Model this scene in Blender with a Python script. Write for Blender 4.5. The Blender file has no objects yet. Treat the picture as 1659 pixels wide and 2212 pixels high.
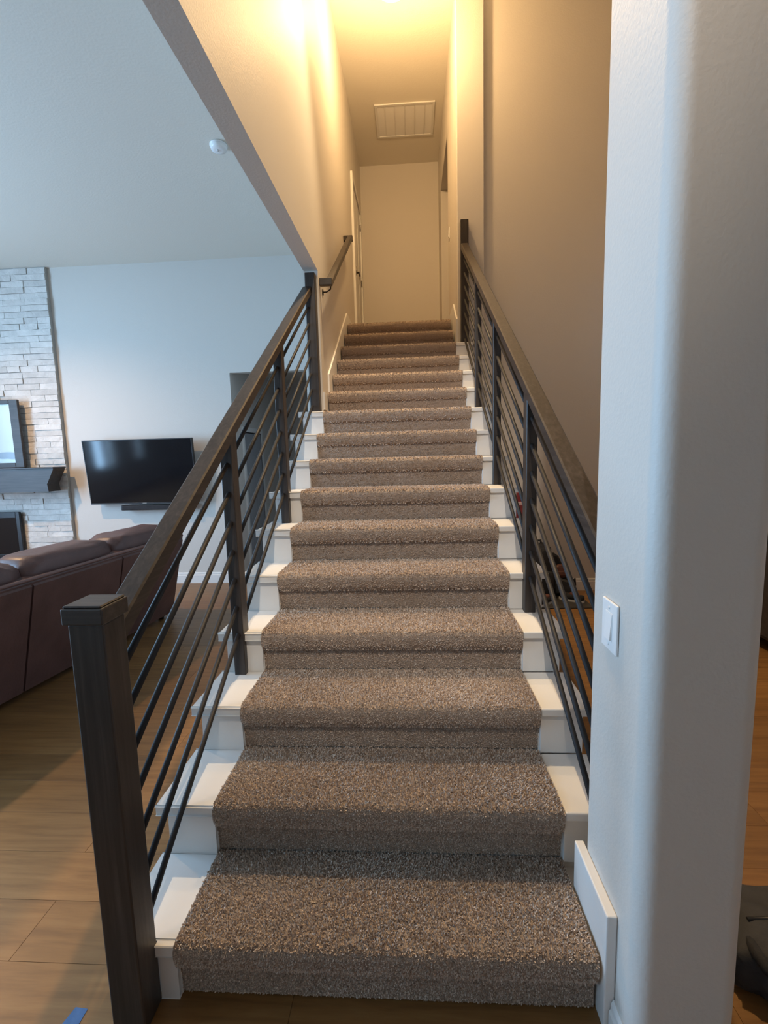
import bpy, bmesh, math, random
import numpy as np
from mathutils import Vector, Matrix

random.seed(7)
rng = np.random.default_rng(7)
scene = bpy.context.scene
COL = scene.collection

# ------------------------------------------------------------------ camera
cam_d = bpy.data.cameras.new('camera')
cam = bpy.data.objects.new('camera', cam_d)
COL.objects.link(cam)
cam_d.sensor_fit = 'HORIZONTAL'
cam_d.sensor_width = 36.0
cam_d.lens = 22.236
cam_d.clip_start = 0.02
_r = Vector((0.9980289, 0.0566354, -0.0270330))
_u = Vector((0.0197611, 0.1252336, 0.9919305))
_f = Vector((-0.0595638, 0.9905095, -0.1238676))
M = Matrix((_r, _u, -_f)).transposed().to_4x4()
M.translation = Vector((0.11174, -1.17480, 1.56092))
cam.matrix_world = M
scene.camera = cam

# ------------------------------------------------------------------ world, light, exposure
w = bpy.data.worlds.new('sky')
scene.world = w
w.use_nodes = True
w.node_tree.nodes['Background'].inputs[0].default_value = (0.55, 0.75, 1.0, 1)
w.node_tree.nodes['Background'].inputs[1].default_value = 2.0

scene.view_settings.view_transform = 'Standard'
scene.view_settings.look = 'None'
scene.view_settings.gamma = 1.0
scene.view_settings.use_curve_mapping = False
scene.view_settings.exposure = 0.0

WINDOWS = [(-0.62, 0.08, 0.65, 3.35), (-1.8, -1.35, 0.65, 3.35), (0.6, 2.3, 0.65, 3.35)]
WX = -6.6
DAY = (0.37, 0.65, 1.0)
DAY_W = 92.0            # watts per square metre of window
LAMP_W = 118.0
SPOT_W = 680.0
SPOT2_W = 730.0
LIVING_W = 360.0
LAMP_P = (0.02, 3.60, 5.68)


def daylight(y0, y1, z0, z1):
    d = bpy.data.lights.new('window_daylight', 'AREA')
    d.shape = 'RECTANGLE'
    d.size = z1 - z0
    d.size_y = y1 - y0
    d.energy = DAY_W * (y1 - y0) * (z1 - z0)
    d.color = DAY
    o = bpy.data.objects.new('window_daylight', d)
    COL.objects.link(o)
    o.location = (WX - 0.32, (y0 + y1) / 2, (z0 + z1) / 2)
    o.rotation_euler = (0, -math.pi / 2, 0)
    return o


for wv in WINDOWS:
    daylight(*wv)

# ------------------------------------------------------------------ materials


def mat(name, col, rough=0.5, metal=0.0, spec=0.5, bump=None, var=None, emit=None, coords='Object', scale=(1, 1, 1), rot=(0, 0, 0),
        ramp=None, coat=0.0, trans=0.0, objvar=0.0, rvar=0.0):
    """Procedural Principled material.  var=(noise scale, amount), bump=(scale, strength, distance),
    ramp=(noise scale, detail, [(pos, colour)...])."""
    m = bpy.data.materials.new(name)
    m.use_nodes = True
    nt = m.node_tree
    b = nt.nodes['Principled BSDF']
    b.inputs['Base Color'].default_value = (*col, 1)
    b.inputs['Roughness'].default_value = rough
    b.inputs['Metallic'].default_value = metal
    b.inputs['Specular IOR Level'].default_value = spec
    b.inputs['Coat Weight'].default_value = coat
    b.inputs['Transmission Weight'].default_value = trans
    tc = nt.nodes.new('ShaderNodeTexCoord')
    mp = nt.nodes.new('ShaderNodeMapping')
    mp.inputs['Scale'].default_value = scale
    mp.inputs['Rotation'].default_value = rot
    nt.links.new(tc.outputs[coords], mp.inputs['Vector'])
    vec = mp.outputs[0]
    if objvar:
        oi = nt.nodes.new('ShaderNodeObjectInfo')
        mu = nt.nodes.new('ShaderNodeMath')
        mu.operation = 'MULTIPLY'
        mu.inputs[1].default_value = 37.0
        nt.links.new(oi.outputs['Random'], mu.inputs[0])
        cb = nt.nodes.new('ShaderNodeCombineXYZ')
        nt.links.new(mu.outputs[0], cb.inputs[0])
        nt.links.new(mu.outputs[0], cb.inputs[1])
        ad = nt.nodes.new('ShaderNodeVectorMath')
        ad.operation = 'ADD'
        nt.links.new(vec, ad.inputs[0])
        nt.links.new(cb.outputs[0], ad.inputs[1])
        vec = ad.outputs[0]
    colout = None
    if ramp:
        n = nt.nodes.new('ShaderNodeTexNoise')
        n.inputs['Scale'].default_value = ramp[0]
        n.inputs['Detail'].default_value = ramp[1]
        n.inputs['Roughness'].default_value = 0.62
        n.inputs['Distortion'].default_value = 0.35
        nt.links.new(vec, n.inputs['Vector'])
        cr = nt.nodes.new('ShaderNodeValToRGB')
        el = cr.color_ramp.elements
        el[0].position, el[0].color = ramp[2][0][0], (*ramp[2][0][1], 1)
        el[1].position, el[1].color = ramp[2][-1][0], (*ramp[2][-1][1], 1)
        for ps, c in ramp[2][1:-1]:
            e = el.new(ps)
            e.color = (*c, 1)
        nt.links.new(n.outputs['Fac'], cr.inputs[0])
        colout = cr.outputs[0]
    if var:
        n = nt.nodes.new('ShaderNodeTexNoise')
        n.inputs['Scale'].default_value = var[0]
        n.inputs['Detail'].default_value = 4
        nt.links.new(vec, n.inputs['Vector'])
        mr = nt.nodes.new('ShaderNodeMapRange')
        mr.inputs[1].default_value = 0.3
        mr.inputs[2].default_value = 0.7
        mr.inputs[3].default_value = 1 - var[1]
        mr.inputs[4].default_value = 1 + var[1]
        nt.links.new(n.outputs['Fac'], mr.inputs[0])
        mx = nt.nodes.new('ShaderNodeVectorMath')
        mx.operation = 'SCALE'
        if colout:
            nt.links.new(colout, mx.inputs[0])
        else:
            mx.inputs[0].default_value = col
        nt.links.new(mr.outputs[0], mx.inputs['Scale'])
        colout = mx.outputs[0]
    if objvar:
        mr = nt.nodes.new('ShaderNodeMapRange')
        mr.inputs[3].default_value = 1 - objvar
        mr.inputs[4].default_value = 1 + objvar
        nt.links.new(oi.outputs['Random'], mr.inputs[0])
        mx = nt.nodes.new('ShaderNodeVectorMath')
        mx.operation = 'SCALE'
        if colout:
            nt.links.new(colout, mx.inputs[0])
        else:
            mx.inputs[0].default_value = col
        nt.links.new(mr.outputs[0], mx.inputs['Scale'])
        colout = mx.outputs[0]
    if colout:
        nt.links.new(colout, b.inputs['Base Color'])
    if bump:
        n = nt.nodes.new('ShaderNodeTexNoise')
        n.inputs['Scale'].default_value = bump[0]
        n.inputs['Detail'].default_value = 3
        nt.links.new(vec, n.inputs['Vector'])
        bp = nt.nodes.new('ShaderNodeBump')
        bp.inputs['Strength'].default_value = bump[1]
        bp.inputs['Distance'].default_value = bump[2]
        nt.links.new(n.outputs['Fac'], bp.inputs['Height'])
        nt.links.new(bp.outputs[0], b.inputs['Normal'])
    if emit:
        b.inputs['Emission Color'].default_value = (*emit[0], 1)
        b.inputs['Emission Strength'].default_value = emit[1]
    return m


SLOPE = math.atan2(0.19, 0.3)
MAT = {}
MAT['wall'] = mat('wall_paint', (0.61, 0.57, 0.515), 0.55, bump=(95, 0.22, 0.004))
MAT['ceil'] = mat('ceiling_paint', (0.76, 0.715, 0.625), 0.75, bump=(70, 0.25, 0.004))
MAT['trim'] = mat('white_trim_paint', (0.73, 0.715, 0.685), 0.38, bump=(30, 0.03, 0.002))
MAT['plastic'] = mat('white_plastic', (0.82, 0.81, 0.79), 0.35, bump=(60, 0.01, 0.001))
WR = [(0.28, (0.018, 0.014, 0.012)), (0.5, (0.033, 0.026, 0.0225)), (0.72, (0.058, 0.047, 0.041))]
MAT['wood_v'] = mat('dark_stained_wood_upright', (0.05, 0.04, 0.03), 0.42, scale=(55, 55, 2.2), ramp=(1.0, 6, WR), bump=(2.0, 0.15, 0.002))
MAT['wood_r'] = mat('dark_stained_wood_rail', (0.05, 0.04, 0.03), 0.40, spec=0.35, scale=(60, 2.2, 60), rot=(-SLOPE, 0, 0), ramp=(1.0, 6, WR), bump=(2.0, 0.12, 0.002))
MAT['wood_x'] = mat('dark_stained_wood_cross', (0.05, 0.04, 0.03), 0.45, scale=(3, 55, 55), ramp=(1.0, 5, WR), bump=(2.0, 0.12, 0.002))
MAT['steel'] = mat('blackened_steel', (0.020, 0.020, 0.022), 0.55, metal=0.0, spec=0.35, bump=(120, 0.05, 0.001))
FR = [(0.25, (0.140, 0.064, 0.019)), (0.5, (0.220, 0.108, 0.034)), (0.75, (0.285, 0.150, 0.052))]
MAT['plank'] = mat('oak_plank', (0.3, 0.2, 0.1), 0.42, scale=(1.6, 22, 22), ramp=(1.3, 6, FR), objvar=0.14, bump=(4.0, 0.08, 0.002))
MAT['subfloor'] = mat('oak_subfloor', (0.22, 0.14, 0.075), 0.5, scale=(1.6, 22, 22), ramp=(1.3, 6, FR))
MAT['carpet'] = mat('taupe_carpet_backing', (0.42, 0.335, 0.27), 0.95, spec=0.1, var=(260, 0.35), bump=(420, 0.9, 0.006))
MAT['leather'] = mat('brown_leather', (0.105, 0.056, 0.050), 0.42, var=(6, 0.18), bump=(55, 0.22, 0.006))
MAT['leather_piping'] = mat('brown_leather_piping', (0.17, 0.095, 0.083), 0.40, bump=(80, 0.1, 0.003))
MAT['stone'] = mat('white_ledger_stone', (0.62, 0.59, 0.55), 0.85, var=(9, 0.10), objvar=0.09, bump=(28, 0.65, 0.012))
MAT['mortar'] = mat('pale_stone_backing', (0.40, 0.385, 0.36), 0.9, bump=(30, 0.5, 0.01))
MAT['screen'] = mat('black_screen_glass', (0.006, 0.007, 0.010), 0.09, spec=0.5, bump=(3, 0.01, 0.001))
MAT['black'] = mat('black_plastic', (0.015, 0.015, 0.017), 0.4, bump=(90, 0.05, 0.001))
MAT['mantel'] = mat('charcoal_mantel_wood', (0.035, 0.034, 0.036), 0.5, scale=(3, 40, 40), ramp=(1.0, 4, [(0.3, (0.022, 0.021, 0.022)), (0.7, (0.05, 0.047, 0.046))]))
MAT['dark_cloth'] = mat('black_fabric', (0.018, 0.018, 0.021), 0.85, var=(14, 0.3), bump=(160, 0.4, 0.003))
MAT['grey_cloth'] = mat('charcoal_fabric', (0.035, 0.035, 0.037), 0.8, var=(9, 0.35), bump=(110, 0.4, 0.004))
MAT['brown_hide'] = mat('reddish_brown_leather', (0.16, 0.062, 0.042), 0.5, var=(18, 0.2), bump=(70, 0.2, 0.003))
MAT['red_cloth'] = mat('red_fabric', (0.20, 0.026, 0.030), 0.8, var=(20, 0.25), bump=(120, 0.3, 0.003))
MAT['pink_cloth'] = mat('pale_pink_fabric', (0.62, 0.40, 0.38), 0.8, var=(20, 0.15))
MAT['rubber'] = mat('white_rubber', (0.62, 0.62, 0.62), 0.6, bump=(60, 0.05, 0.001))
MAT['tape'] = mat('blue_masking_tape', (0.075, 0.17, 0.36), 0.7, var=(40, 0.12), bump=(200, 0.2, 0.001))
MAT['brass'] = mat('dark_bronze', (0.045, 0.036, 0.03), 0.4, metal=0.7, bump=(60, 0.03, 0.001))
MAT['door'] = mat('door_paint', (0.68, 0.66, 0.63), 0.42, bump=(40, 0.03, 0.001))
MAT['greydoor'] = mat('grey_door_paint', (0.30, 0.31, 0.325), 0.45, bump=(40, 0.03, 0.001))
MAT['glow'] = mat('lit_frosted_glass', (0.9, 0.8, 0.62), 0.4, emit=((1.0, 0.66, 0.32), 14.0))
MAT['nickel'] = mat('brushed_nickel', (0.45, 0.42, 0.38), 0.35, metal=0.9, bump=(80, 0.05, 0.001))


def glass_mat():
    m = bpy.data.materials.new('window_glass')
    m.use_nodes = True
    nt = m.node_tree
    nt.nodes.remove(nt.nodes['Principled BSDF'])
    tr = nt.nodes.new('ShaderNodeBsdfTransparent')
    gl = nt.nodes.new('ShaderNodeBsdfGlossy')
    gl.inputs['Roughness'].default_value = 0.02
    mx = nt.nodes.new('ShaderNodeMixShader')
    mx.inputs[0].default_value = 0.07
    nt.links.new(tr.outputs[0], mx.inputs[1])
    nt.links.new(gl.outputs[0], mx.inputs[2])
    nt.links.new(mx.outputs[0], nt.nodes['Material Output'].inputs[0])
    return m


MAT['glass'] = glass_mat()


def pile_mat():
    m = bpy.data.materials.new('taupe_carpet_pile')
    m.use_nodes = True
    nt = m.node_tree
    b = nt.nodes['Principled BSDF']
    b.inputs['Roughness'].default_value = 0.9
    b.inputs['Specular IOR Level'].default_value = 0.12
    a = nt.nodes.new('ShaderNodeAttribute')
    a.attribute_name = 'tone'
    cr = nt.nodes.new('ShaderNodeValToRGB')
    el = cr.color_ramp.elements
    el[0].position, el[0].color = 0.0, (0.36, 0.28, 0.225, 1)
    el[1].position, el[1].color = 1.0, (0.80, 0.68, 0.57, 1)
    e = el.new(0.5)
    e.color = (0.60, 0.485, 0.395, 1)
    nt.links.new(a.outputs['Fac'], cr.inputs[0])
    nt.links.new(cr.outputs[0], b.inputs['Base Color'])
    return m


MAT['pile'] = pile_mat()


def reflection_mat():
    # pale window reflection painted over a darker low band, from its own coordinates
    m = bpy.data.materials.new('painted_reflection_pane')
    m.use_nodes = True
    nt = m.node_tree
    b = nt.nodes['Principled BSDF']
    b.inputs['Roughness'].default_value = 0.25
    tc = nt.nodes.new('ShaderNodeTexCoord')
    sx = nt.nodes.new('ShaderNodeSeparateXYZ')
    nt.links.new(tc.outputs['Generated'], sx.inputs[0])
    n = nt.nodes.new('ShaderNodeTexNoise')
    n.inputs['Scale'].default_value = 3.0
    nt.links.new(tc.outputs['Generated'], n.inputs['Vector'])
    ma = nt.nodes.new('ShaderNodeMath')
    ma.operation = 'MULTIPLY_ADD'
    ma.inputs[1].default_value = 0.12
    nt.links.new(n.outputs['Fac'], ma.inputs[0])
    nt.links.new(sx.outputs['Z'], ma.inputs[2])
    cr = nt.nodes.new('ShaderNodeValToRGB')
    cr.color_ramp.interpolation = 'EASE'
    el = cr.color_ramp.elements
    el[0].position, el[0].color = 0.0, (0.36, 0.50, 0.56, 1)
    el[1].position, el[1].color = 1.0, (0.42, 0.50, 0.47, 1)
    for ps, c in ((0.12, (0.34, 0.46, 0.52, 1)), (0.14, (0.13, 0.19, 0.25, 1)), (0.24, (0.14, 0.20, 0.26, 1)), (0.26, (0.38, 0.46, 0.45, 1))):
        e = el.new(ps)
        e.color = c
    nt.links.new(ma.outputs[0], cr.inputs[0])
    nt.links.new(cr.outputs[0], b.inputs['Base Color'])
    return m


MAT['print'] = reflection_mat()

# ------------------------------------------------------------------ mesh helpers


class MB:
    def __init__(s):
        s.v = []
        s.f = []
        s.sm = []

    def add(s, vs, fs, smooth=False):
        o = len(s.v)
        s.v += [tuple(p) for p in vs]
        s.f += [tuple(i + o for i in f) for f in fs]
        s.sm += [smooth] * len(fs)
        return s

    def box(s, x0, x1, y0, y1, z0, z1):
        x0, x1 = min(x0, x1), max(x0, x1)
        y0, y1 = min(y0, y1), max(y0, y1)
        z0, z1 = min(z0, z1), max(z0, z1)
        vs = [(x, y, z) for z in (z0, z1) for y in (y0, y1) for x in (x0, x1)]
        return s.add(vs, [(0, 2, 3, 1), (4, 5, 7, 6), (0, 1, 5, 4), (2, 6, 7, 3), (0, 4, 6, 2), (1, 3, 7, 5)])

    def bm(s, bm, smooth=False):
        bm.verts.ensure_lookup_table()
        bm.verts.index_update()
        s.add([v.co[:] for v in bm.verts], [[v.index for v in f.verts] for f in bm.faces], smooth)
        bm.free()
        return s

    def bbox(s, x0, x1, y0, y1, z0, z1, b=0.005, seg=2, only=None, smooth=False, sub=0, puff=0.0, mtx=None):
        bm = bmesh.new()
        bmesh.ops.create_cube(bm, size=1)
        for v in bm.verts:
            v.co = Vector(((x0 + x1) / 2 + v.co.x * (x1 - x0), (y0 + y1) / 2 + v.co.y * (y1 - y0), (z0 + z1) / 2 + v.co.z * (z1 - z0)))
        ed = bm.edges[:]
        if only == 'z':
            ed = [e for e in ed if abs(e.verts[0].co.z - e.verts[1].co.z) > 1e-6]
        if b > 0:
            bmesh.ops.bevel(bm, geom=ed, offset=b, segments=seg, affect='EDGES', profile=0.5)
        if mtx is not None:
            bm.transform(mtx)
        return s.bm(bm, smooth)

    def prism(s, poly, axis, a, b):
        """poly: 2D points in the two axes other than `axis` (in xyz order), extruded from a to b."""
        n = len(poly)

        def P(p, t):
            q = list(p)
            q.insert(axis, t)
            return tuple(q)
        vs = [P(p, a) for p in poly] + [P(p, b) for p in poly]
        fs = [tuple(range(n))[::-1], tuple(range(n, 2 * n))] + [(i, (i + 1) % n, n + (i + 1) % n, n + i) for i in range(n)]
        return s.add(vs, fs)

    def tube(s, p0, p1, r, n=10, r1=None):
        p0, p1 = Vector(p0), Vector(p1)
        d = (p1 - p0).normalized()
        a = d.orthogonal().normalized()
        c = d.cross(a)
        r1 = r if r1 is None else r1
        vs = []
        for p, rr in ((p0, r), (p1, r1)):
            for i in range(n):
                t = 2 * math.pi * i / n
                vs.append(p + a * (rr * math.cos(t)) + c * (rr * math.sin(t)))
        o = len(s.v)
        s.add(vs, [(i, (i + 1) % n, n + (i + 1) % n, n + i) for i in range(n)], True)
        s.f += [tuple(o + i for i in range(n))[::-1], tuple(o + n + i for i in range(n))]
        s.sm += [False, False]
        return s

    def path(s, pts, r, n=8):
        """round bar swept along a list of points"""
        pts = [Vector(p) for p in pts]
        rings = []
        prev = None
        for i, p in enumerate(pts):
            d = (pts[min(i + 1, len(pts) - 1)] - pts[max(i - 1, 0)]).normalized()
            a = d.orthogonal().normalized() if prev is None else (prev - d * prev.dot(d)).normalized()
            prev = a
            c = d.cross(a)
            rr = r[i] if isinstance(r, (list, tuple)) else r
            rings.append([p + a * (rr * math.cos(2 * math.pi * k / n)) + c * (rr * math.sin(2 * math.pi * k / n)) for k in range(n)])
        vs = [v for rg in rings for v in rg]
        fs = []
        for i in range(len(pts) - 1):
            for k in range(n):
                fs.append((i * n + k, i * n + (k + 1) % n, (i + 1) * n + (k + 1) % n, (i + 1) * n + k))
        o = len(s.v)
        s.add(vs, fs, True)
        L = (len(pts) - 1) * n
        s.f += [tuple(o + k for k in range(n))[::-1], tuple(o + L + k for k in range(n))]
        s.sm += [False, False]
        return s

    def lathe(s, prof, c, n=32, axis=2):
        """prof: (radius, height) list around `axis` through c"""
        vs, fs = [], []
        for r, h in prof:
            for k in range(n):
                t = 2 * math.pi * k / n
                q = [r * math.cos(t), r * math.sin(t)]
                q.insert(axis, h)
                vs.append((c[0] + q[0], c[1] + q[1], c[2] + q[2]))
        for i in range(len(prof) - 1):
            for k in range(n):
                fs.append((i * n + k, i * n + (k + 1) % n, (i + 1) * n + (k + 1) % n, (i + 1) * n + k))
        s.add(vs, fs, True)
        return s

    def blob(s, c, rx, ry, rz, fn=None, mtx=None, u=20, v=12):
        vs, fs = [], []
        for j in range(v + 1):
            ph = math.pi * j / v
            for i in range(u):
                th = 2 * math.pi * i / u
                d = Vector((math.sin(ph) * math.cos(th), math.sin(ph) * math.sin(th), math.cos(ph)))
                if fn:
                    d = fn(d)
                p = Vector((d.x * rx, d.y * ry, d.z * rz))
                if mtx is not None:
                    p = mtx @ p
                vs.append((p.x + c[0], p.y + c[1], p.z + c[2]))
        for j in range(v):
            for i in range(u):
                fs.append((j * u + i, (j + 1) * u + i, (j + 1) * u + (i + 1) % u, j * u + (i + 1) % u))
        return s.add(vs, fs, True)

    def build(s, name, m, parent=None, local=False, origin=None):
        me = bpy.data.meshes.new(name)
        off = Vector((0, 0, 0))
        if parent is not None and not local:
            off = WORLD[parent]
        elif origin is not None:
            off = Vector(origin)
        me.from_pydata([(x - off.x, y - off.y, z - off.z) for x, y, z in s.v], [], s.f)
        me.polygons.foreach_set('use_smooth', s.sm)
        me.update()
        me.validate()
        bm = bmesh.new()
        bm.from_mesh(me)
        bmesh.ops.remove_doubles(bm, verts=bm.verts, dist=1e-6)
        bmesh.ops.recalc_face_normals(bm, faces=bm.faces)
        bm.to_mesh(me)
        bm.free()
        me.materials.append(MAT[m])
        o = bpy.data.objects.new(name, me)
        COL.objects.link(o)
        if parent is not None:
            o.parent = parent
            WORLD[o] = off
        else:
            o.location = off
            WORLD[o] = off
        return o


WORLD = {}


def thing(name, label, cat, loc, group=None, rz=0.0):
    o = bpy.data.objects.new(name, None)
    COL.objects.link(o)
    o.location = loc
    o.rotation_euler = (0, 0, rz)
    o.empty_display_size = 0.1
    WORLD[o] = Vector(loc)
    o['label'] = label
    o['category'] = cat
    if group:
        o['group'] = group
    return o


def tag(o, label, cat, group=None):
    o['label'] = label
    o['category'] = cat
    if group:
        o['group'] = group
    return o


def struct(o):
    o['kind'] = 'structure'
    return o


def curved_box(x0, x1, y0, y1, z0, z1, n=10, bulge=(0, 0, 0), e=0.35, noise=0.0, seed=0):
    """puffy cushion: super-ellipsoid"""
    r = random.Random(seed)
    mb = MB()
    ph = [r.uniform(0, 6) for _ in range(6)]

    def fn(d):
        q = Vector([math.copysign(abs(c) ** e, c) for c in d])
        k = 1 + noise * math.sin(7 * d.x + ph[0]) * math.sin(9 * d.y + ph[1]) + noise * 0.6 * math.sin(17 * d.y + ph[2]) * math.cos(13 * d.z + ph[3])
        return q * k
    mb.blob(((x0 + x1) / 2, (y0 + y1) / 2, (z0 + z1) / 2), (x1 - x0) / 2, (y1 - y0) / 2, (z1 - z0) / 2, fn, u=40, v=24)
    return mb


# ------------------------------------------------------------------ dimensions
RISE, GO, N = 0.19, 0.3, 16
CW = 0.5904           # half width of the carpet
XI = 0.61             # inner faces of the stair walls
ZC = 6.05             # ceiling over the stair void
ZL = 3.83             # living room ceiling
ZU = N * RISE         # upper floor
YB = 6.9              # back wall of the upper hall

# ------------------------------------------------------------------ setting: walls, ceilings, floors
# stair wall on the left: full height past the open part, flat-headed opening before it
mb = MB()
mb.prism([(2.82, 0.0), (YB, 0.0), (YB, ZC), (-3.5, ZC), (-3.5, 3.03), (2.82, 3.03)], 0, -0.725, -XI)
struct(mb.build('wall_stair_left', 'wall'))

# stair wall on the right with its column end and the opening to the upper side hall
mb = MB()
mb.bbox(0.62, 0.892, 3.98, 4.13, 0, ZC, b=0.008, seg=2, only='z')
mb.box(0.62, 0.735, 4.129, 5.08, 0, ZC)
mb.box(0.62, 0.735, 5.08, 6.35, 0, ZU - 0.02)
mb.box(0.62, 0.735, 5.08, 6.35, 5.35, ZC)
mb.box(0.62, 0.735, 6.35, YB, 0, ZC)
struct(mb.build('wall_stair_right', 'wall'))

struct(MB().box(0.735, 3.2, 4.025, 4.25, 0, ZC).build('wall_back_right', 'wall'))
struct(MB().box(-0.725, 2.5, YB, YB + 0.1, 0, ZC).build('wall_back_upper', 'wall'))
struct(MB().box(0.735, 2.5, 6.35, 6.47, ZU, ZC).build('wall_upper_side_hall', 'wall'))
struct(MB().box(2.5, 2.6, 4.25, 6.9, 0, ZC).build('wall_upper_side_hall_end', 'wall'))
struct(MB().box(3.2, 3.3, -3.6, 4.25, 0, ZC).build('wall_right', 'wall'))
struct(MB().box(WX - 0.15, 3.3, -3.6, -3.5, 0, ZC).build('wall_rear', 'wall'))

mb = MB()                                   # living room back wall with the opening to the rear hall
OX0, OX1, OZ = -2.02, -1.10, 2.55
mb.box(WX, OX0, 4.5, 4.62, 0, ZL)
mb.box(OX1, -0.725, 4.5, 4.62, 0, ZL)
mb.box(OX0, OX1, 4.5, 4.62, OZ, ZL)
struct(mb.build('wall_back_living', 'wall'))
mb = MB()
mb.box(OX0 - 0.1, OX0, 4.62, 6.7, 0, 2.8)
struct(mb.build('wall_hall_left', 'wall'))
struct(MB().box(OX0, -0.725, 6.6, 6.7, 0, 2.8).build('wall_hall_back', 'wall'))
struct(MB().box(OX0, -0.725, 4.62, 6.6, 2.72, 2.8).build('ceiling_hall', 'ceil'))

# living room window wall
mb = MB()
ys = sorted([(a, b) for a, b, _, _ in WINDOWS])
z0, z1 = WINDOWS[0][2], WINDOWS[0][3]
prev = -3.5
for a, b in ys:
    mb.box(WX - 0.15, WX, prev, a, 0, ZL)
    mb.box(WX - 0.15, WX, a, b, 0, z0)
    mb.box(WX - 0.15, WX, a, b, z1, ZL)
    prev = b
mb.box(WX - 0.15, WX, prev, 4.62, 0, ZL)
struct(mb.build('wall_left', 'wall'))
for k, (a, b, c, d) in enumerate(WINDOWS):
    wm = MB()
    wm.box(WX - 0.1, WX - 0.04, a, a + 0.05, c, d).box(WX - 0.1, WX - 0.04, b - 0.05, b, c, d)
    wm.box(WX - 0.1, WX - 0.04, a + 0.05, b - 0.05, c, c + 0.05).box(WX - 0.1, WX - 0.04, a + 0.05, b - 0.05, d - 0.05, d)
    wm.box(WX - 0.09, WX - 0.05, a + 0.05, b - 0.05, 2.0, 2.04)
    fr = struct(wm.build('window_%d' % (k + 1), 'trim', origin=(WX - 0.07, (a + b) / 2, c)))
    MB().box(WX - 0.073, WX - 0.067, a + 0.05, b - 0.05, c + 0.05, 2.0).build('pane', 'glass', fr)
    MB().box(WX - 0.073, WX - 0.067, a + 0.05, b - 0.05, 2.04, d - 0.05).build('pane', 'glass', fr)
    MB().bbox(WX - 0.04, WX + 0.05, a - 0.04, b + 0.04, c - 0.03, c, b=0.006).build('window_sill', 'trim', fr)

struct(MB().box(WX - 0.15, -0.725, -3.6, 4.62, ZL, ZL + 0.1).build('ceiling_living', 'ceil'))
struct(MB().box(-0.725, 3.3, -3.6, YB + 0.1, ZC, ZC + 0.1).build('ceiling', 'ceil'))

# ground floor: sub floor plus single oak planks where the picture can see them
floor = struct(MB().box(WX - 0.15, 3.3, -3.6, 6.9, -0.12, -0.012).build('floor', 'subfloor'))
PW, Y_SEAM = 0.205, 0.68
rows = range(-21, 30)
plank_cache = {}


def plank_mesh(L, Wd):
    key = (round(L, 3), round(Wd, 3))
    if key not in plank_cache:
        m = MB().bbox(0.0005, L - 0.0005, 0.0004, Wd - 0.0004, -0.012, 0.0, b=0.0006, seg=1)
        o = m.build('plank', 'plank')
        plank_cache[key] = o.data
        bpy.data.objects.remove(o)
    return plank_cache[key]


nplank = 0
for k in rows:
    y = Y_SEAM + k * PW
    if y > 4.6 or y < -1.4:
        continue
    x = -4.6 - [0.0, 0.62, 0.31, 0.93, 0.48][k % 5]
    x += {0: -0.05, -1: 0.13}.get(k, 0)
    while x < 3.2:
        o = bpy.data.objects.new('plank', plank_mesh(1.24, PW))
        COL.objects.link(o)
        o.parent = floor
        o.location = (x, y, 0)
        x += 1.24
        nplank += 1
struct(MB().box(WX, -0.0, -3.5, Y_SEAM - 10 * PW - 0.002, -0.012, -0.0005).build('floor_rear', 'subfloor'))
struct(MB().box(WX, 3.2, 4.85, 6.6, -0.012, -0.0005).build('floor_hall', 'subfloor'))
bpy.data.objects.remove(bpy.data.objects['floor_rear'])
struct(MB().box(WX, 3.2, -3.5, -1.38, -0.012, -0.0005).build('floor_rear', 'subfloor'))

# upper floor, carpeted
struct(MB().box(-XI + 0.001, 0.619, 15 * GO + 0.33, YB, ZU - 0.1, ZU + 0.004).build('floor_upper', 'carpet'))
struct(MB().box(0.736, 2.5, 4.25, 6.35, ZU - 0.1, ZU + 0.004).build('floor_upper_side_hall', 'carpet'))

# pillar at the foot of the stairs: rounded drywall corners
PX_, PY_, PR_ = (0.625, 0.875), (-0.15, 0.2), 0.042
ring = []
for cx_, cy_, a0 in ((PX_[1] - PR_, PY_[1] - PR_, 0), (PX_[0] + PR_, PY_[1] - PR_, 90), (PX_[0] + PR_, PY_[0] + PR_, 180), (PX_[1] - PR_, PY_[0] + PR_, 270)):
    arc = [(cx_ + PR_ * math.cos(math.radians(a0 + 90 * k / 10)), cy_ + PR_ * math.sin(math.radians(a0 + 90 * k / 10))) for k in range(11)]
    t0 = (math.sin(math.radians(a0)) * 0.003, -math.cos(math.radians(a0)) * 0.003)
    t1 = (-math.sin(math.radians(a0 + 90)) * 0.003, math.cos(math.radians(a0 + 90)) * 0.003)
    ring += [(arc[0][0] + t0[0], arc[0][1] + t0[1])] + arc + [(arc[-1][0] + t1[0], arc[-1][1] + t1[1])]
nr = len(ring)
mb = MB()
mb.add([(x, y, 0.0) for x, y in ring] + [(x, y, ZC) for x, y in ring], [(i, (i + 1) % nr, nr + (i + 1) % nr, nr + i) for i in range(nr)], True)
struct(mb.build('wall_pillar', 'wall'))


def base_profile(h):
    return [(0, 0), (0.016, 0), (0.016, h - 0.035), (0.011, h - 0.028), (0.011, h - 0.012), (0.005, h), (0, h)]


def baseboard_y(name, x0, x1, y, h=0.135):      # along x, face towards -y
    mb = MB()
    mb.prism([(y - a, b) for a, b in base_profile(h)], 0, x0, x1)
    return struct(mb.build(name, 'trim'))


def baseboard_x(name, x, y0, y1, sgn, h=0.135):  # along y, face towards sgn x
    mb = MB()
    mb.prism([(x + sgn * a, b) for a, b in base_profile(h)], 1, y0, y1)
    return struct(mb.build(name, 'trim'))


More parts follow.
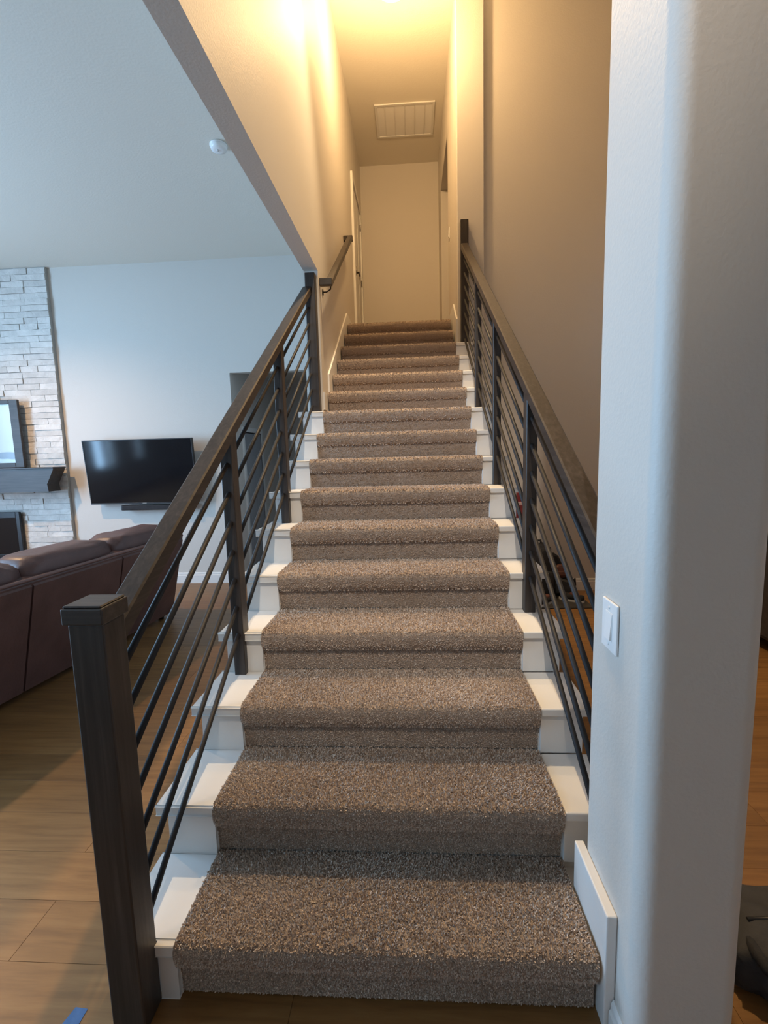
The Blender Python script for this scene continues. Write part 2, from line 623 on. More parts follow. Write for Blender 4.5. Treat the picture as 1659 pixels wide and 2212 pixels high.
baseboard_y('baseboard_back_living', -4.12, OX0, 4.5)
baseboard_y('baseboard_back_living_right', OX1, -0.725, 4.5)
baseboard_y('baseboard_back_right', 0.893, 3.18, 4.025)
baseboard_x('baseboard_hall_left', OX0, 4.62, 4.78, 1)
baseboard_y('baseboard_hall_back', OX0, -0.725, 6.6)
baseboard_x('baseboard_stair_wall', -0.725, 2.82, 4.48, -1)
# pillar base: thin board at the front, taller plinth beside the first tread
mb = MB()
mb.prism([(0.625 - a, b) for a, b in base_profile(0.10)], 1, -0.118, -0.052)
struct(mb.build('baseboard_pillar', 'trim'))
struct(MB().bbox(0.597, 0.625, -0.05, 0.199, 0, 0.345, b=0.004, seg=2).build('trim_pillar_skirt', 'trim'))

# sloping skirt boards of the closed upper flight
mb = MB()
mb.prism([(2.825, 1.93), (3.0, 1.93), (4.46, 2.84), (5.36, 3.0), (5.36, ZU + 0.135), (4.53, ZU + 0.135), (3.10, 2.262), (3.10, 2.075), (2.825, 2.075)], 0, -XI, -XI + 0.014)
struct(mb.build('trim_skirt_left', 'trim'))
mb = MB()
mb.prism([(3.985, 2.64), (4.1, 2.64), (4.46, 2.84), (5.08, 3.0), (5.08, ZU + 0.135), (4.37, ZU + 0.135), (4.0, 2.917), (3.985, 2.917)], 0, 0.606, 0.62)
struct(mb.build('trim_skirt_right', 'trim'))

# ------------------------------------------------------------------ staircase
stair = thing('staircase', 'straight flight of white painted stairs rising between railings to the upper floor', 'stairs', (0, 0, 0))


def step_profile(top, front, y_end, i0=1, i1=N, y_start=None, bottom=0.001):
    p = []
    ys = (i0 - 1) * GO + front if y_start is None else y_start
    p.append((ys, bottom))
    for i in range(i0, i1 + 1):
        y0 = (i - 1) * GO + front
        if i == i0:
            y0 = ys
        p.append((y0, i * RISE + top))
        ye = i * GO + front if i < i1 else y_end
        p.append((ye, i * RISE + top))
    p.append((y_end, bottom))
    return p


MB().prism(step_profile(-0.008, 0.014, 15 * GO + 0.325), 0, -0.587, 0.587).build('stair_core', 'trim', stair)
MB().prism(step_profile(-0.034, -0.002, 2.815, 1, 10), 0, -0.752, -0.588).build('stringer', 'trim', stair)
MB().prism(step_profile(-0.034, -0.002, 3.975, 1, 14, y_start=0.205), 0, 0.588, 0.752).build('stringer', 'trim', stair)
for i in range(1, 15):
    y0, z = (i - 1) * GO, i * RISE
    yb = i * GO - 0.019
    for sx in (-1, 1):
        if sx < 0 and i > 10 or sx > 0 and i == 1:
            continue
        yy = yb
        if sx < 0 and i == 10:
            yy = 2.815
        if sx > 0 and i == 14:
            yy = 3.975
        xo = 0.783
        if i == 1 and sx < 0:
            # first tread: its end stops against the newel post
            m = MB().bbox(sx * 0.592, sx * 0.783, -0.012, yy, z - 0.034, z - 0.002, b=0.004, seg=2)
            m.bbox(sx * 0.592, sx * 0.640, -0.032, -0.011, z - 0.034, z - 0.002, b=0.003, seg=1)
        else:
            m = MB().bbox(sx * 0.592, sx * xo, y0 - 0.032, yy, z - 0.034, z - 0.002, b=0.006, seg=3)
        m.build('tread_end', 'trim', stair)
        zb = z - RISE + (0.0 if i > 1 else 0.001)
        if i == 1:
            MB().bbox(sx * 0.592, sx * 0.643, y0 - 0.018, y0 - 0.001, zb, z - 0.034, b=0.002, seg=1).build('riser_end', 'trim', stair)
        else:
            MB().bbox(sx * 0.592, sx * 0.754, y0 - 0.018, y0 - 0.001, zb - 0.002, z - 0.034, b=0.002, seg=1).build('riser_end', 'trim', stair)

# ------------------------------------------------------------------ carpet runner
runner = thing('carpet_runner', 'thick taupe cut pile carpet runner wrapped over every white step', 'carpet', (0, 0, 0))


def carpet_profile(i):
    y0, z0, z1 = (i - 1) * GO, (i - 1) * RISE, i * RISE
    p = [(y0, z0 + 0.006), (y0 - 0.001, z0 + 0.055), (y0 - 0.004, z1 - 0.088), (y0 - 0.020, z1 - 0.080), (y0 - 0.031, z1 - 0.060), (y0 - 0.036, z1 - 0.035)]
    for a in (-10, 15, 40, 65, 85):
        t = math.radians(a)
        p.append((y0 - 0.010 - 0.026 * math.cos(t), z1 - 0.024 + 0.026 * math.sin(t)))
    p += [(y0 + 0.03, z1 + 0.003), (y0 + 0.12, z1 + 0.002), (y0 + 0.22, z1 + 0.001), (y0 + GO - 0.0005, z1 + 0.0)]
    if i == N:
        p[-1] = (y0 + GO + 0.03, z1 + 0.004)
    return p


for i in range(1, N + 1):
    p = carpet_profile(i)
    y0, z1 = (i - 1) * GO, i * RISE
    n = len(p)
    inner = [(p[-1][0], z1 - 0.006), (y0 + 0.012, z1 - 0.006), (y0 + 0.012, z1 - RISE + 0.004)]
    MB().prism(p + inner, 0, -CW, CW).build('carpet_step', 'carpet', runner)

# cut pile: one short bent tuft after another, denser and finer on the near steps
V, F, T = [], [], []
base = 0
for i in range(1, N + 1):
    p = np.array(carpet_profile(i))
    seg = np.diff(p, axis=0)
    ln = np.hypot(seg[:, 0], seg[:, 1])
    cum = np.concatenate([[0], np.cumsum(ln)])
    cnt = {1: 46000, 2: 42000, 3: 36000, 4: 26000, 5: 21000, 6: 17000, 7: 13000, 8: 11000, 9: 9000}.get(i, 7000)
    wd = {1: 0.0017, 2: 0.0018, 3: 0.0019, 4: 0.0022, 5: 0.0024, 6: 0.0027, 7: 0.0030, 8: 0.0033, 9: 0.0036}.get(i, 0.0040)
    s = rng.uniform(0, cum[-1], cnt)
    k = np.clip(np.searchsorted(cum, s) - 1, 0, len(ln) - 1)
    t = (s - cum[k]) / ln[k]
    py = p[k, 0] + seg[k, 0] * t
    pz = p[k, 1] + seg[k, 1] * t
    px = rng.uniform(-CW + 0.002, CW - 0.002, cnt)
    ny = -seg[k, 1] / ln[k]
    nz = seg[k, 0] / ln[k]
    P = np.stack([px, py, pz], 1)
    Nn = np.stack([np.zeros(cnt), ny, nz], 1)
    # slow swirl of the pile direction plus random lean
    sw = np.sin(px * 9 + i * 1.7) * 0.35 + np.sin(s * 14 + px * 4 + i) * 0.3
    lean = np.stack([sw + rng.normal(0, 0.45, cnt), rng.normal(-0.1, 0.45, cnt), rng.normal(-0.12, 0.4, cnt)], 1)
    L = rng.uniform(0.0065, 0.0105, cnt)[:, None]
    L = L * np.where(np.abs(ny) > 0.8, 0.55, 1.0)[:, None]
    d1 = Nn + lean * 0.5
    d1 /= np.linalg.norm(d1, axis=1)[:, None]
    d2 = Nn + lean * 1.3
    d2 /= np.linalg.norm(d2, axis=1)[:, None]
    sd = np.cross(d1, rng.normal(0, 1, (cnt, 3)))
    sd /= np.linalg.norm(sd, axis=1)[:, None] + 1e-9
    sd *= wd
    P = P - Nn * 0.001
    a = P - sd
    b = P + sd
    c = P + d1 * L * 0.6 + sd * 1.15
    dd = P + d1 * L * 0.6 - sd * 1.15
    e = P + d1 * L * 0.6 + d2 * L * 0.45
    V.append(np.stack([a, b, c, dd, e], 1).reshape(-1, 3))
    q = np.arange(cnt)[:, None] * 5 + base
    F.append((q + 0, q + 1, q + 2, q + 3, q + 4))
    base += cnt * 5
    patch = 0.5 + 0.10 * np.sin(px * 5 + i * 2.1) * np.cos(s * 9 + i) + rng.normal(0, 0.20, cnt)
    T.append(np.repeat(np.clip(patch, 0, 1), 5))
V = np.concatenate(V)
T = np.concatenate(T)
A = [np.concatenate([f[j] for f in F])[:, 0] for j in range(5)]
nt_ = len(A[0])
loops = np.stack([A[0], A[1], A[2], A[3], A[3], A[2], A[4]], 1).reshape(-1)
starts = np.stack([np.arange(nt_) * 7, np.arange(nt_) * 7 + 4], 1).reshape(-1)
totals = np.tile([4, 3], nt_)
me = bpy.data.meshes.new('carpet_pile')
me.vertices.add(len(V))
me.vertices.foreach_set('co', V.reshape(-1).astype(np.float32))
me.loops.add(len(loops))
me.loops.foreach_set('vertex_index', loops.astype(np.int32))
me.polygons.add(len(starts))
me.polygons.foreach_set('loop_start', starts.astype(np.int32))
me.polygons.foreach_set('loop_total', totals.astype(np.int32))
at = me.attributes.new('tone', 'FLOAT', 'POINT')
at.data.foreach_set('value', T.astype(np.float32))
me.update(calc_edges=True)
me.materials.append(MAT['pile'])
o = bpy.data.objects.new('carpet_pile', me)
COL.objects.link(o)
o.parent = runner
o['kind'] = 'stuff'

# ------------------------------------------------------------------ railings
S = RISE / GO
RAIL_TOP = 1.152
ROD_OFF = [0.99, 0.863, 0.735, 0.606, 0.477, 0.349, 0.222]


def sloped_bar(x0, x1, y0, y1, top, thick, b=0.006):
    """bar following the pitch with plumb-cut ends and eased edges"""
    c = b
    sec = [(x0 + c, top), (x1 - c, top), (x1, top - c), (x1, top - thick + c), (x1 - c, top - thick), (x0 + c, top - thick), (x0, top - thick + c), (x0, top - c)]
    n = len(sec)
    vs = [(x, y0, z + S * y0) for x, z in sec] + [(x, y1, z + S * y1) for x, z in sec]
    fs = [tuple(range(n)), tuple(range(n, 2 * n))[::-1]] + [(i, (i + 1) % n, n + (i + 1) % n, n + i) for i in range(n)]
    return MB().add(vs, fs)


def rods(parent, xc, y0, y1):
    for off in ROD_OFF:
        MB().tube((xc, y0, off + S * y0), (xc, y1, off + S * y1), 0.0100, 12).build('rod', 'steel', parent)


def post(parent, xc, y0, y1, zb, name='post', hw=0.026):
    zt0 = RAIL_TOP - 0.0625 + S * y0
    zt1 = RAIL_TOP - 0.0625 + S * y1
    m = MB()
    x0, x1 = xc - hw, xc + hw
    c = 0.003
    sec = [(x0 + c, y0), (x1 - c, y0), (x1, y0 + c), (x1, y1 - c), (x1 - c, y1), (x0 + c, y1), (x0, y1 - c), (x0, y0 + c)]
    n = 8
    vs = [(x, y, zb) for x, y in sec] + [(x, y, RAIL_TOP - 0.0625 + S * y) for x, y in sec]
    m.add(vs, [tuple(range(n))[::-1], tuple(range(n, 2 * n))] + [(i, (i + 1) % n, n + (i + 1) % n, n + i) for i in range(n)])
    return m.build(name, 'wood_v', parent)


XR = 0.687
left = thing('stair_railing', 'dark stained railing with black rods and capped newel post on the living room side', 'railing', (-XR, -0.06, 0))
nw = MB().bbox(-0.733, -0.643, -0.108, -0.020, 0, 1.165, b=0.004, seg=2).build('newel_post', 'wood_v', left)
cp = MB().bbox(-0.741, -0.636, -0.118, -0.010, 1.166, 1.208, b=0.004, seg=2)
cp.bbox(-0.737, -0.640, -0.114, -0.014, 1.2075, 1.214, b=0.003, seg=1)
cp.build('cap', 'wood_x', nw)
post(left, -XR - 0.003, 0.85, 0.922, 3 * RISE - 0.002)
post(left, -XR + 0.003, 1.735, 1.805, 6 * RISE - 0.002)
MB().bbox(-0.702, -0.623, 2.735, 2.812, 10 * RISE - 0.002, 2.99, b=0.004, seg=2).build('end_post', 'wood_v', left)
sloped_bar(-XR - 0.034, -XR + 0.034, -0.019, 2.735, RAIL_TOP, 0.062).build('handrail', 'wood_r', left)
for a, b in ((-0.021, 0.851), (0.921, 1.736), (1.804, 2.736)):
    rods(left, -XR, a, b)

right = thing('stair_railing', 'dark stained railing with black rods running from the pillar up to the column', 'railing', (XR, 1.16, 4 * RISE))
XRR = 0.683
post(right, XRR, 1.126, 1.195, 4 * RISE - 0.002)
post(right, XRR, 2.050, 2.090, 7 * RISE - 0.002)
post(right, XRR, 2.915, 2.972, 10 * RISE - 0.002)
MB().bbox(0.646, 0.725, 3.895, 3.974, 14 * RISE - 0.002, 3.84, b=0.004, seg=2).build('newel_post', 'wood_v', right)
sloped_bar(XRR - 0.034, XRR + 0.034, 0.201, 3.895, RAIL_TOP - 0.004, 0.062).build('handrail', 'wood_r', right)
for a, b in ((0.201, 1.127), (1.194, 2.051), (2.089, 2.916), (2.971, 3.896)):
    rods(right, XRR, a, b)

# wall handrail of the closed flight
wr = thing('wall_handrail', 'short dark wooden handrail with returned ends on the warm lit stair wall', 'handrail', (-XI, 3.6, 3.4))
WT = 1.152
hb = sloped_bar(-0.56, -0.505, 2.90, 4.52, WT, 0.055)
hb.build('rail', 'wood_r', wr)
z_ = WT + S * 2.90
MB().bbox(-XI + 0.001, -0.505, 2.855, 2.902, z_ - 0.058, z_ - 0.002, b=0.004).build('rail_return', 'wood_x', wr)
z_ = WT + S * 4.52
MB().bbox(-XI + 0.001, -0.505, 4.518, 4.565, z_ - 0.052, z_ + 0.002, b=0.004).build('rail_return', 'wood_x', wr)
for yb in (3.0, 4.3):
    zb = WT + S * yb - 0.056
    m = MB().path([(-XI + 0.004, yb, zb - 0.075), (-0.575, yb, zb - 0.075), (-0.54, yb, zb - 0.055), (-0.533, yb, zb + 0.005)], 0.006, 8)
    m.lathe([(0.0, 0.0), (0.026, 0.0), (0.026, 0.006), (0.0, 0.010)], (-XI + 0.001, yb, zb - 0.075), 20, axis=0)
    m.build('bracket', 'brass', wr)

# ------------------------------------------------------------------ upper hall: door, lamp, vent, switch
dr = struct(MB().bbox(-XI, -XI + 0.012, 5.56, 6.46, ZU + 0.012, 5.13, b=0.002, seg=1).build('door_1', 'door', origin=(-XI, 6.0, ZU)))
for (a, b, c, d) in ((5.66, 5.97, 3.25, 4.0), (6.05, 6.36, 3.25, 4.0), (5.66, 5.97, 4.12, 5.0), (6.05, 6.36, 4.12, 5.0)):
    MB().bbox(-XI + 0.012, -XI + 0.018, a, b, c, d, b=0.005, seg=1).build('panel', 'door', dr)
MB().bbox(-XI, -XI + 0.03, 5.46, 5.55, ZU + 0.012, 5.21, b=0.004, seg=2).build('door_casing', 'trim', dr)
MB().bbox(-XI, -XI + 0.03, 6.47, 6.56, ZU + 0.012, 5.21, b=0.004, seg=2).build('door_casing', 'trim', dr)
MB().bbox(-XI, -XI + 0.03, 5.551, 6.469, 5.14, 5.21, b=0.004, seg=2).build('door_casing', 'trim', dr)
m = MB().lathe([(0.0, 0.0), (0.032, 0.0), (0.032, 0.01), (0.012, 0.014), (0.012, 0.05), (0.0, 0.05)], (-XI + 0.012, 5.66, 4.02), 20, axis=0)
m.bbox(-XI + 0.048, -XI + 0.066, 5.645, 5.79, 4.009, 4.031, b=0.006, seg=2)
m.build('door_handle', 'brass', dr)
for zz in (3.35, 4.1, 4.9):
    MB().tube((-XI + 0.018, 6.463, zz), (-XI + 0.018, 6.463, zz + 0.09), 0.008, 8).build('hinge', 'brass', dr)

lx, ly, lz = LAMP_P
lamp = thing('ceiling_lamp', 'glowing frosted glass bowl lamp hanging from the ceiling above the stairs', 'lamp', (lx, ly, ZC))
MB().lathe([(0.0, 0.0), (0.075, 0.0), (0.075, -0.02), (0.03, -0.035), (0.0, -0.035)], (lx, ly, ZC - 0.001), 32).build('canopy', 'nickel', lamp)
MB().tube((lx, ly, ZC - 0.03), (lx, ly, lz + 0.02), 0.010, 12).build('stem', 'nickel', lamp)
bw = []
for k in range(9):
    t = math.radians(90 * k / 8)
    bw.append((0.16 * math.sin(t) + 0.0005, -0.085 * math.cos(t) + 0.05))
bw += [(0.155, 0.052)] + [(0.152 * math.sin(math.radians(90 * k / 8)) + 0.0005, -0.078 * math.cos(math.radians(90 * k / 8)) + 0.052) for k in range(8, -1, -1)]
MB().lathe(bw, (lx, ly, lz - 0.02), 40).build('lamp_shade', 'glow', lamp)
MB().lathe([(0.0, -0.05), (0.012, -0.048), (0.012, -0.036), (0.0, -0.034)], (lx, ly, lz - 0.02), 16).build('finial', 'nickel', lamp)
ld = bpy.data.lights.new('lamp_light', 'POINT')
ld.energy = LAMP_W
ld.color = (1.0, 0.64, 0.30)
ld.shadow_soft_size = 0.06
lo = bpy.data.objects.new('lamp_light', ld)
COL.objects.link(lo)
lo.location = (lx, ly, lz - 0.16)

# recessed downlights of the tall stair void
def downlight(label, dx_, dy_, zc, watts, col, aim, size, blend=0.8):
    dl = thing('recessed_downlight', label, 'downlight', (dx_, dy_, zc))
    MB().lathe([(0.075, 0.0), (0.10, 0.0), (0.098, -0.008), (0.078, -0.010), (0.072, -0.002)], (dx_, dy_, zc - 0.0005), 36).build('trim_ring', 'plastic', dl)
    MB().lathe([(0.0, -0.002), (0.073, -0.002), (0.073, -0.004), (0.0, -0.004)], (dx_, dy_, zc - 0.0005), 36).build('lens', 'glow', dl)
    ld = bpy.data.lights.new('downlight_beam', 'SPOT')
    ld.energy = watts
    ld.color = col
    ld.spot_size = math.radians(size)
    ld.spot_blend = blend
    ld.shadow_soft_size = 0.05
    lo = bpy.data.objects.new('downlight_beam', ld)
    COL.objects.link(lo)
    lo.location = (dx_, dy_, zc - 0.06)
    lo.rotation_euler = (Vector(aim) - Vector(lo.location)).to_track_quat('-Z', 'Y').to_euler()


downlight('round recessed downlight in the ceiling above the middle of the flight', 0.03, 2.45, ZC, SPOT_W, (1.0, 0.72, 0.41), (-0.05, 0.9, 0), 74, 0.55)
downlight('added unseen downlight in the ceiling well before the flight, brightening the risers', 0.0, -2.6, ZC, SPOT2_W, (1.0, 0.86, 0.71), (0.0, 2.2, 1.3), 38, 0.6)  # unseen spot added to brighten the risers, beam narrowed to miss the pillar
downlight('round recessed downlight in the living room ceiling near the fireplace', -4.5, 2.6, ZL, LIVING_W, (1.0, 0.60, 0.28), (-4.3, 2.6, 0), 142, 1.0)

vent = thing('ceiling_vent', 'white rectangular return air grille in the ceiling of the upper hall', 'vent', (0.115, 5.91, ZC))
m = MB()
vx0, vx1, vy0, vy1 = -0.28, 0.51, 5.58, 6.24
m.bbox(vx0, vx1, vy0, vy0 + 0.035, ZC - 0.016, ZC, b=0.004).bbox(vx0, vx1, vy1 - 0.035, vy1, ZC - 0.016, ZC, b=0.004)
m.bbox(vx0, vx0 + 0.035, vy0 + 0.034, vy1 - 0.034, ZC - 0.016, ZC, b=0.004).bbox(vx1 - 0.035, vx1, vy0 + 0.034, vy1 - 0.034, ZC - 0.016, ZC, b=0.004)
m.build('frame', 'trim', vent)
for k in range(1, 6):
    x = vx0 + (vx1 - vx0) * k / 6
    MB().box(x - 0.006, x + 0.006, vy0 + 0.034, vy1 - 0.034, ZC - 0.014, ZC - 0.001).build('bar', 'trim', vent)
ns = 26
for k in range(ns):
    y = vy0 + 0.045 + (vy1 - vy0 - 0.09) * k / (ns - 1)
    MB().add([(vx0 + 0.034, y - 0.011, ZC - 0.003), (vx1 - 0.034, y - 0.011, ZC - 0.003), (vx1 - 0.034, y + 0.009, ZC - 0.012), (vx0 + 0.034, y + 0.009, ZC - 0.012),
              (vx0 + 0.034, y - 0.011, ZC - 0.001), (vx1 - 0.034, y - 0.011, ZC - 0.001), (vx1 - 0.034, y + 0.009, ZC - 0.010), (vx0 + 0.034, y + 0.009, ZC - 0.010)],
             [(0, 1, 2, 3), (7, 6, 5, 4), (0, 4, 5, 1), (3, 2, 6, 7), (0, 3, 7, 4), (1, 5, 6, 2)]).build('slat', 'trim', vent)


def switch(name, label, xf, yc, zc, sgn):
    """rocker switch on a wall whose face looks along sgn x"""
    t = thing(name, label, 'light switch', (xf, yc, zc))

    def bx(y0, y1, z0, z1, a, b, bev):
        xa, xb = xf + sgn * a, xf + sgn * b
        return MB().bbox(min(xa, xb), max(xa, xb), y0, y1, z0, z1, b=bev, seg=2)
    bx(yc - 0.046, yc + 0.046, zc - 0.066, zc + 0.066, 0.0005, 0.0075, 0.003).build('wall_plate', 'plastic', t)
    bx(yc - 0.021, yc + 0.021, zc - 0.037, zc + 0.037, 0.0075, 0.0085, 0.0004).build('switch_surround', 'plastic', t)
    # rocker paddle: top pressed in, bottom proud
    a0, a1 = 0.0088, 0.0135
    y0, y1, z0, z1 = yc - 0.0185, yc + 0.0185, zc - 0.034, zc + 0.034
    poly = [(xf + sgn * 0.0085, z0), (xf + sgn * a1, z0), (xf + sgn * a0, z1), (xf + sgn * 0.0085, z1)]
    MB().prism(poly, 1, y0, y1).build('rocker', 'plastic', t)
    for dz in (-0.049, 0.049):
        MB().lathe([(0.0, 0.0), (0.004, 0.0), (0.004, 0.001), (0.0, 0.0016)], (xf + sgn * 0.0074, yc, zc + dz), 12, axis=0).build('screw', 'plastic', t) if sgn > 0 else \
            MB().lathe([(0.0, 0.0), (0.004, 0.0), (0.004, -0.001), (0.0, -0.0016)], (xf + sgn * 0.0074, yc, zc + dz), 12, axis=0).build('screw', 'plastic', t)
    return t


switch('light_switch', 'white rocker light switch on the side of the pillar', 0.625, 0.047, 1.098, -1)
switch('light_switch', 'small light switch on the warm wall at the top of the stairs', 0.62, 4.9, 4.13, -1)

# smoke alarm on the living room ceiling
sm = thing('smoke_alarm', 'round white smoke alarm on the living room ceiling', 'smoke alarm', (-1.25, 2.53, ZL))
MB().lathe([(0.0, 0.0), (0.062, 0.0), (0.064, -0.012), (0.0, -0.012)], (-1.25, 2.53, ZL - 0.0005), 32).build('base', 'plastic', sm)
MB().lathe([(0.058, -0.012), (0.06, -0.02), (0.054, -0.036), (0.03, -0.043), (0.0, -0.043)], (-1.25, 2.53, ZL - 0.0005), 32).build('cover', 'plastic', sm)
MB().lathe([(0.0, -0.043), (0.012, -0.043), (0.011, -0.047), (0.0, -0.048)], (-1.255, 2.52, ZL - 0.0005), 16).build('test_button', 'rubber', sm)

# ------------------------------------------------------------------ rear hall door
d2 = struct(MB().bbox(OX0, OX0 + 0.010, 4.86, 5.50, 0.012, 1.86, b=0.002, seg=1).build('door_2', 'greydoor', origin=(OX0, 5.2, 0)))
for (a, b, c, d) in ((4.94, 5.14, 0.2, 0.62), (5.22, 5.42, 0.2, 0.62), (4.94, 5.14, 0.75, 1.72), (5.22, 5.42, 0.75, 1.72)):
    MB().bbox(OX0 + 0.010, OX0 + 0.016, a, b, c, d, b=0.004, seg=1).build('panel', 'greydoor', d2)
MB().box(OX0, OX0 + 0.012, 4.845, 4.859, 0.0, 1.875).build('gap_shade', 'black', d2)  # solid black strips stand in for the shade in the door gaps
MB().box(OX0, OX0 + 0.012, 5.501, 5.516, 0.0, 1.875).build('gap_shade', 'black', d2)
MB().box(OX0, OX0 + 0.012, 4.859, 5.501, 1.861, 1.875).build('gap_shade', 'black', d2)
MB().bbox(OX0, OX0 + 0.018, 4.78, 4.844, 0, 1.94, b=0.003).build('door_casing', 'trim', d2)
MB().bbox(OX0, OX0 + 0.018, 5.517, 5.58, 0, 1.94, b=0.003).build('door_casing', 'trim', d2)
MB().bbox(OX0, OX0 + 0.018, 4.844, 5.517, 1.876, 1.94, b=0.003).build('door_casing', 'trim', d2)

# ------------------------------------------------------------------ fireplace wall of ledger stone
FX, FY = -4.13, 4.465
fp = struct(MB().box(-6.0, FX, FY, 4.5, 0.0, ZL).build('wall_chimney_breast', 'mortar', origin=(-5.0, FY, 0)))
stone_cache = {}


def stone_mesh(L, h, v):
    key = (round(L, 2), v)
    if key not in stone_cache:
        r = random.Random(hash(key) & 0xffff)
        m = MB()
        nx = 3
        vs = []
        for j in range(2):
            for i in range(nx + 1):
                x = L * i / nx + (0.003 if i == 0 else -0.003 if i == nx else r.uniform(-0.01, 0.01))
                z = (0.002 if j == 0 else h - 0.002) + r.uniform(-0.0025, 0.0025)
                vs.append((x, r.uniform(-0.003, 0.003), z))
        back = [(x, 0.03, z) for x, _, z in vs]
        allv = vs + back
        nn = nx + 1
        fs = []
        for i in range(nx):
            fs.append((i, i + 1, nn + i + 1, nn + i))
            b0 = 2 * nn
            fs.append((i, b0 + i, b0 + i + 1, i + 1))
            fs.append((nn + i, nn + i + 1, b0 + nn + i + 1, b0 + nn + i))
        fs.append((0, nn, 2 * nn + nn, 2 * nn))
        fs.append((nx, 2 * nn + nx, 2 * nn + nn + nx, nn + nx))
        o = m.add(allv, fs).build('stone', 'stone')
        stone_cache[key] = o.data
        bpy.data.objects.remove(o)
    return stone_cache[key]


SH = 0.0695
nrow = int(ZL / SH)
rs = random.Random(11)
nst = 0
for k in range(nrow):
    z = k * SH
    x = FX - 0.002
    first = True
    while x > -5.25:
        L = rs.choice([0.16, 0.22, 0.28, 0.34, 0.42])
        x -= L
        inside_box = z + SH > 0.36 and z < 0.95 and x + L > -5.8 and x < -4.76
        if inside_box and x + L <= -4.76 + 0.02:
            continue
        if inside_box:
            L2 = x + L + 4.757
            x = -4.757
            L = max(round(L2, 2), 0.06)
        o = bpy.data.objects.new('stone', stone_mesh(L, SH, rs.randrange(4)))
        COL.objects.link(o)
        o.parent = fp
        o.location = (x + 5.0, -0.006 - rs.choice([0.0, 0.004, 0.009, 0.014]), z)
        nst += 1
        if inside_box:
            x -= 1.0

mt = thing('fireplace_mantel', 'thick charcoal wooden mantel shelf on the white stone chimney', 'mantel', (-5.0, 4.3, 1.2))
m = MB()
m.prism([(-5.95, 1.21), (-4.185, 1.21), (-4.195, 1.30), (-4.11, 1.455), (-4.10, 1.483), (-5.95, 1.483)], 1, 4.2, 4.395)
m.build('beam', 'mantel', mt)
MB().bbox(-5.97, -4.09, 4.185, 4.398, 1.4835, 1.50, b=0.003).build('top_board', 'mantel', mt)

fi = thing('fireplace_insert', 'dark glass fireplace insert set into the white stone', 'fireplace', (-5.3, 4.4, 0.36))
m = MB()
m.bbox(-5.85, -5.79, 4.395, 4.428, 0.36, 0.955, b=0.004).bbox(-4.81, -4.76, 4.395, 4.428, 0.36, 0.955, b=0.004)
m.bbox(-5.79, -4.81, 4.395, 4.428, 0.88, 0.955, b=0.004).bbox(-5.79, -4.81, 4.395, 4.428, 0.36, 0.42, b=0.004)
m.build('frame', 'black', fi)
MB().box(-5.79, -4.81, 4.412, 4.427, 0.42, 0.88).build('glass_panel', 'screen', fi)

pic = thing('framed_glass', 'dark framed glass with a pale painted reflection standing on the mantel', 'picture', (-5.2, 4.36, 1.5))
PX0, PX1, PZ0, PZ1, PY = -5.85, -4.57, 1.5015, 2.31, 4.345
m = MB()
m.bbox(PX0, PX0 + 0.11, PY, PY + 0.035, PZ0, PZ1, b=0.006).bbox(PX1 - 0.11, PX1, PY, PY + 0.035, PZ0, PZ1, b=0.006)
m.bbox(PX0 + 0.109, PX1 - 0.109, PY, PY + 0.035, PZ0, PZ0 + 0.06, b=0.006).bbox(PX0 + 0.109, PX1 - 0.109, PY, PY + 0.035, PZ1 - 0.05, PZ1, b=0.006)
m.build('frame', 'mantel', pic)
MB().box(PX0 + 0.108, PX1 - 0.108, PY + 0.018, PY + 0.03, PZ0 + 0.058, PZ1 - 0.048).build('print', 'print', pic)

# ------------------------------------------------------------------ wall TV and soundbar
tv = thing('television', 'large flat black television tilted on the living room wall', 'television', (-3.13, 4.36, 1.41))
rx = Matrix.Translation((-3.13, 4.35, 1.41)) @ Matrix.Rotation(math.radians(4.5), 4, 'X') @ Matrix.Translation((3.13, -4.35, -1.41))
x0, x1, z0, z1 = -3.80, -2.46, 1.027, 1.80
MB().bbox(x0, x1, 4.352, 4.392, z0, z1, b=0.004, seg=1, mtx=rx).build('casing', 'black', tv)
m = MB()
m.bbox(x0, x1, 4.342, 4.3519, z1 - 0.010, z1, b=0.001, seg=1, mtx=rx).bbox(x0, x1, 4.342, 4.3519, z0, z0 + 0.016, b=0.001, seg=1, mtx=rx)
m.bbox(x0, x0 + 0.010, 4.342, 4.3519, z0 + 0.016, z1 - 0.01, b=0.001, seg=1, mtx=rx).bbox(x1 - 0.010, x1, 4.342, 4.3519, z0 + 0.016, z1 - 0.01, b=0.001, seg=1, mtx=rx)
m.build('bezel', 'black', tv)
MB().bbox(x0 + 0.010, x1 - 0.010, 4.346, 4.3519, z0 + 0.016, z1 - 0.010, b=0.0, mtx=rx).build('screen', 'screen', tv)
MB().bbox(-3.15, -3.10, 4.3405, 4.342, z0 + 0.004, z0 + 0.011, b=0.0, mtx=rx).build('maker_badge', 'nickel', tv)
m = MB().bbox(-3.33, -2.93, 4.478, 4.4995, 1.25, 1.55, b=0.004)
m.bbox(-3.20, -3.16, 4.37, 4.48, 1.28, 1.52, b=0.003).bbox(-3.10, -3.06, 4.37, 4.48, 1.28, 1.52, b=0.003)
m.build('wall_mount', 'black', tv)
sb = thing('soundbar', 'slim black soundbar fixed to the wall under the television', 'soundbar', (-3.0, 4.43, 0.98))
MB().bbox(-3.44, -2.56, 4.385, 4.47, 0.945, 1.008, b=0.012, seg=3).build('body', 'black', sb)
MB().bbox(-3.42, -2.58, 4.381, 4.386, 0.952, 1.001, b=0.002, seg=1).build('grille', 'dark_cloth', sb)
MB().box(-3.25, -3.2, 4.469, 4.4995, 0.95, 1.0).box(-2.8, -2.75, 4.469, 4.4995, 0.95, 1.0).build('bracket', 'black', sb)

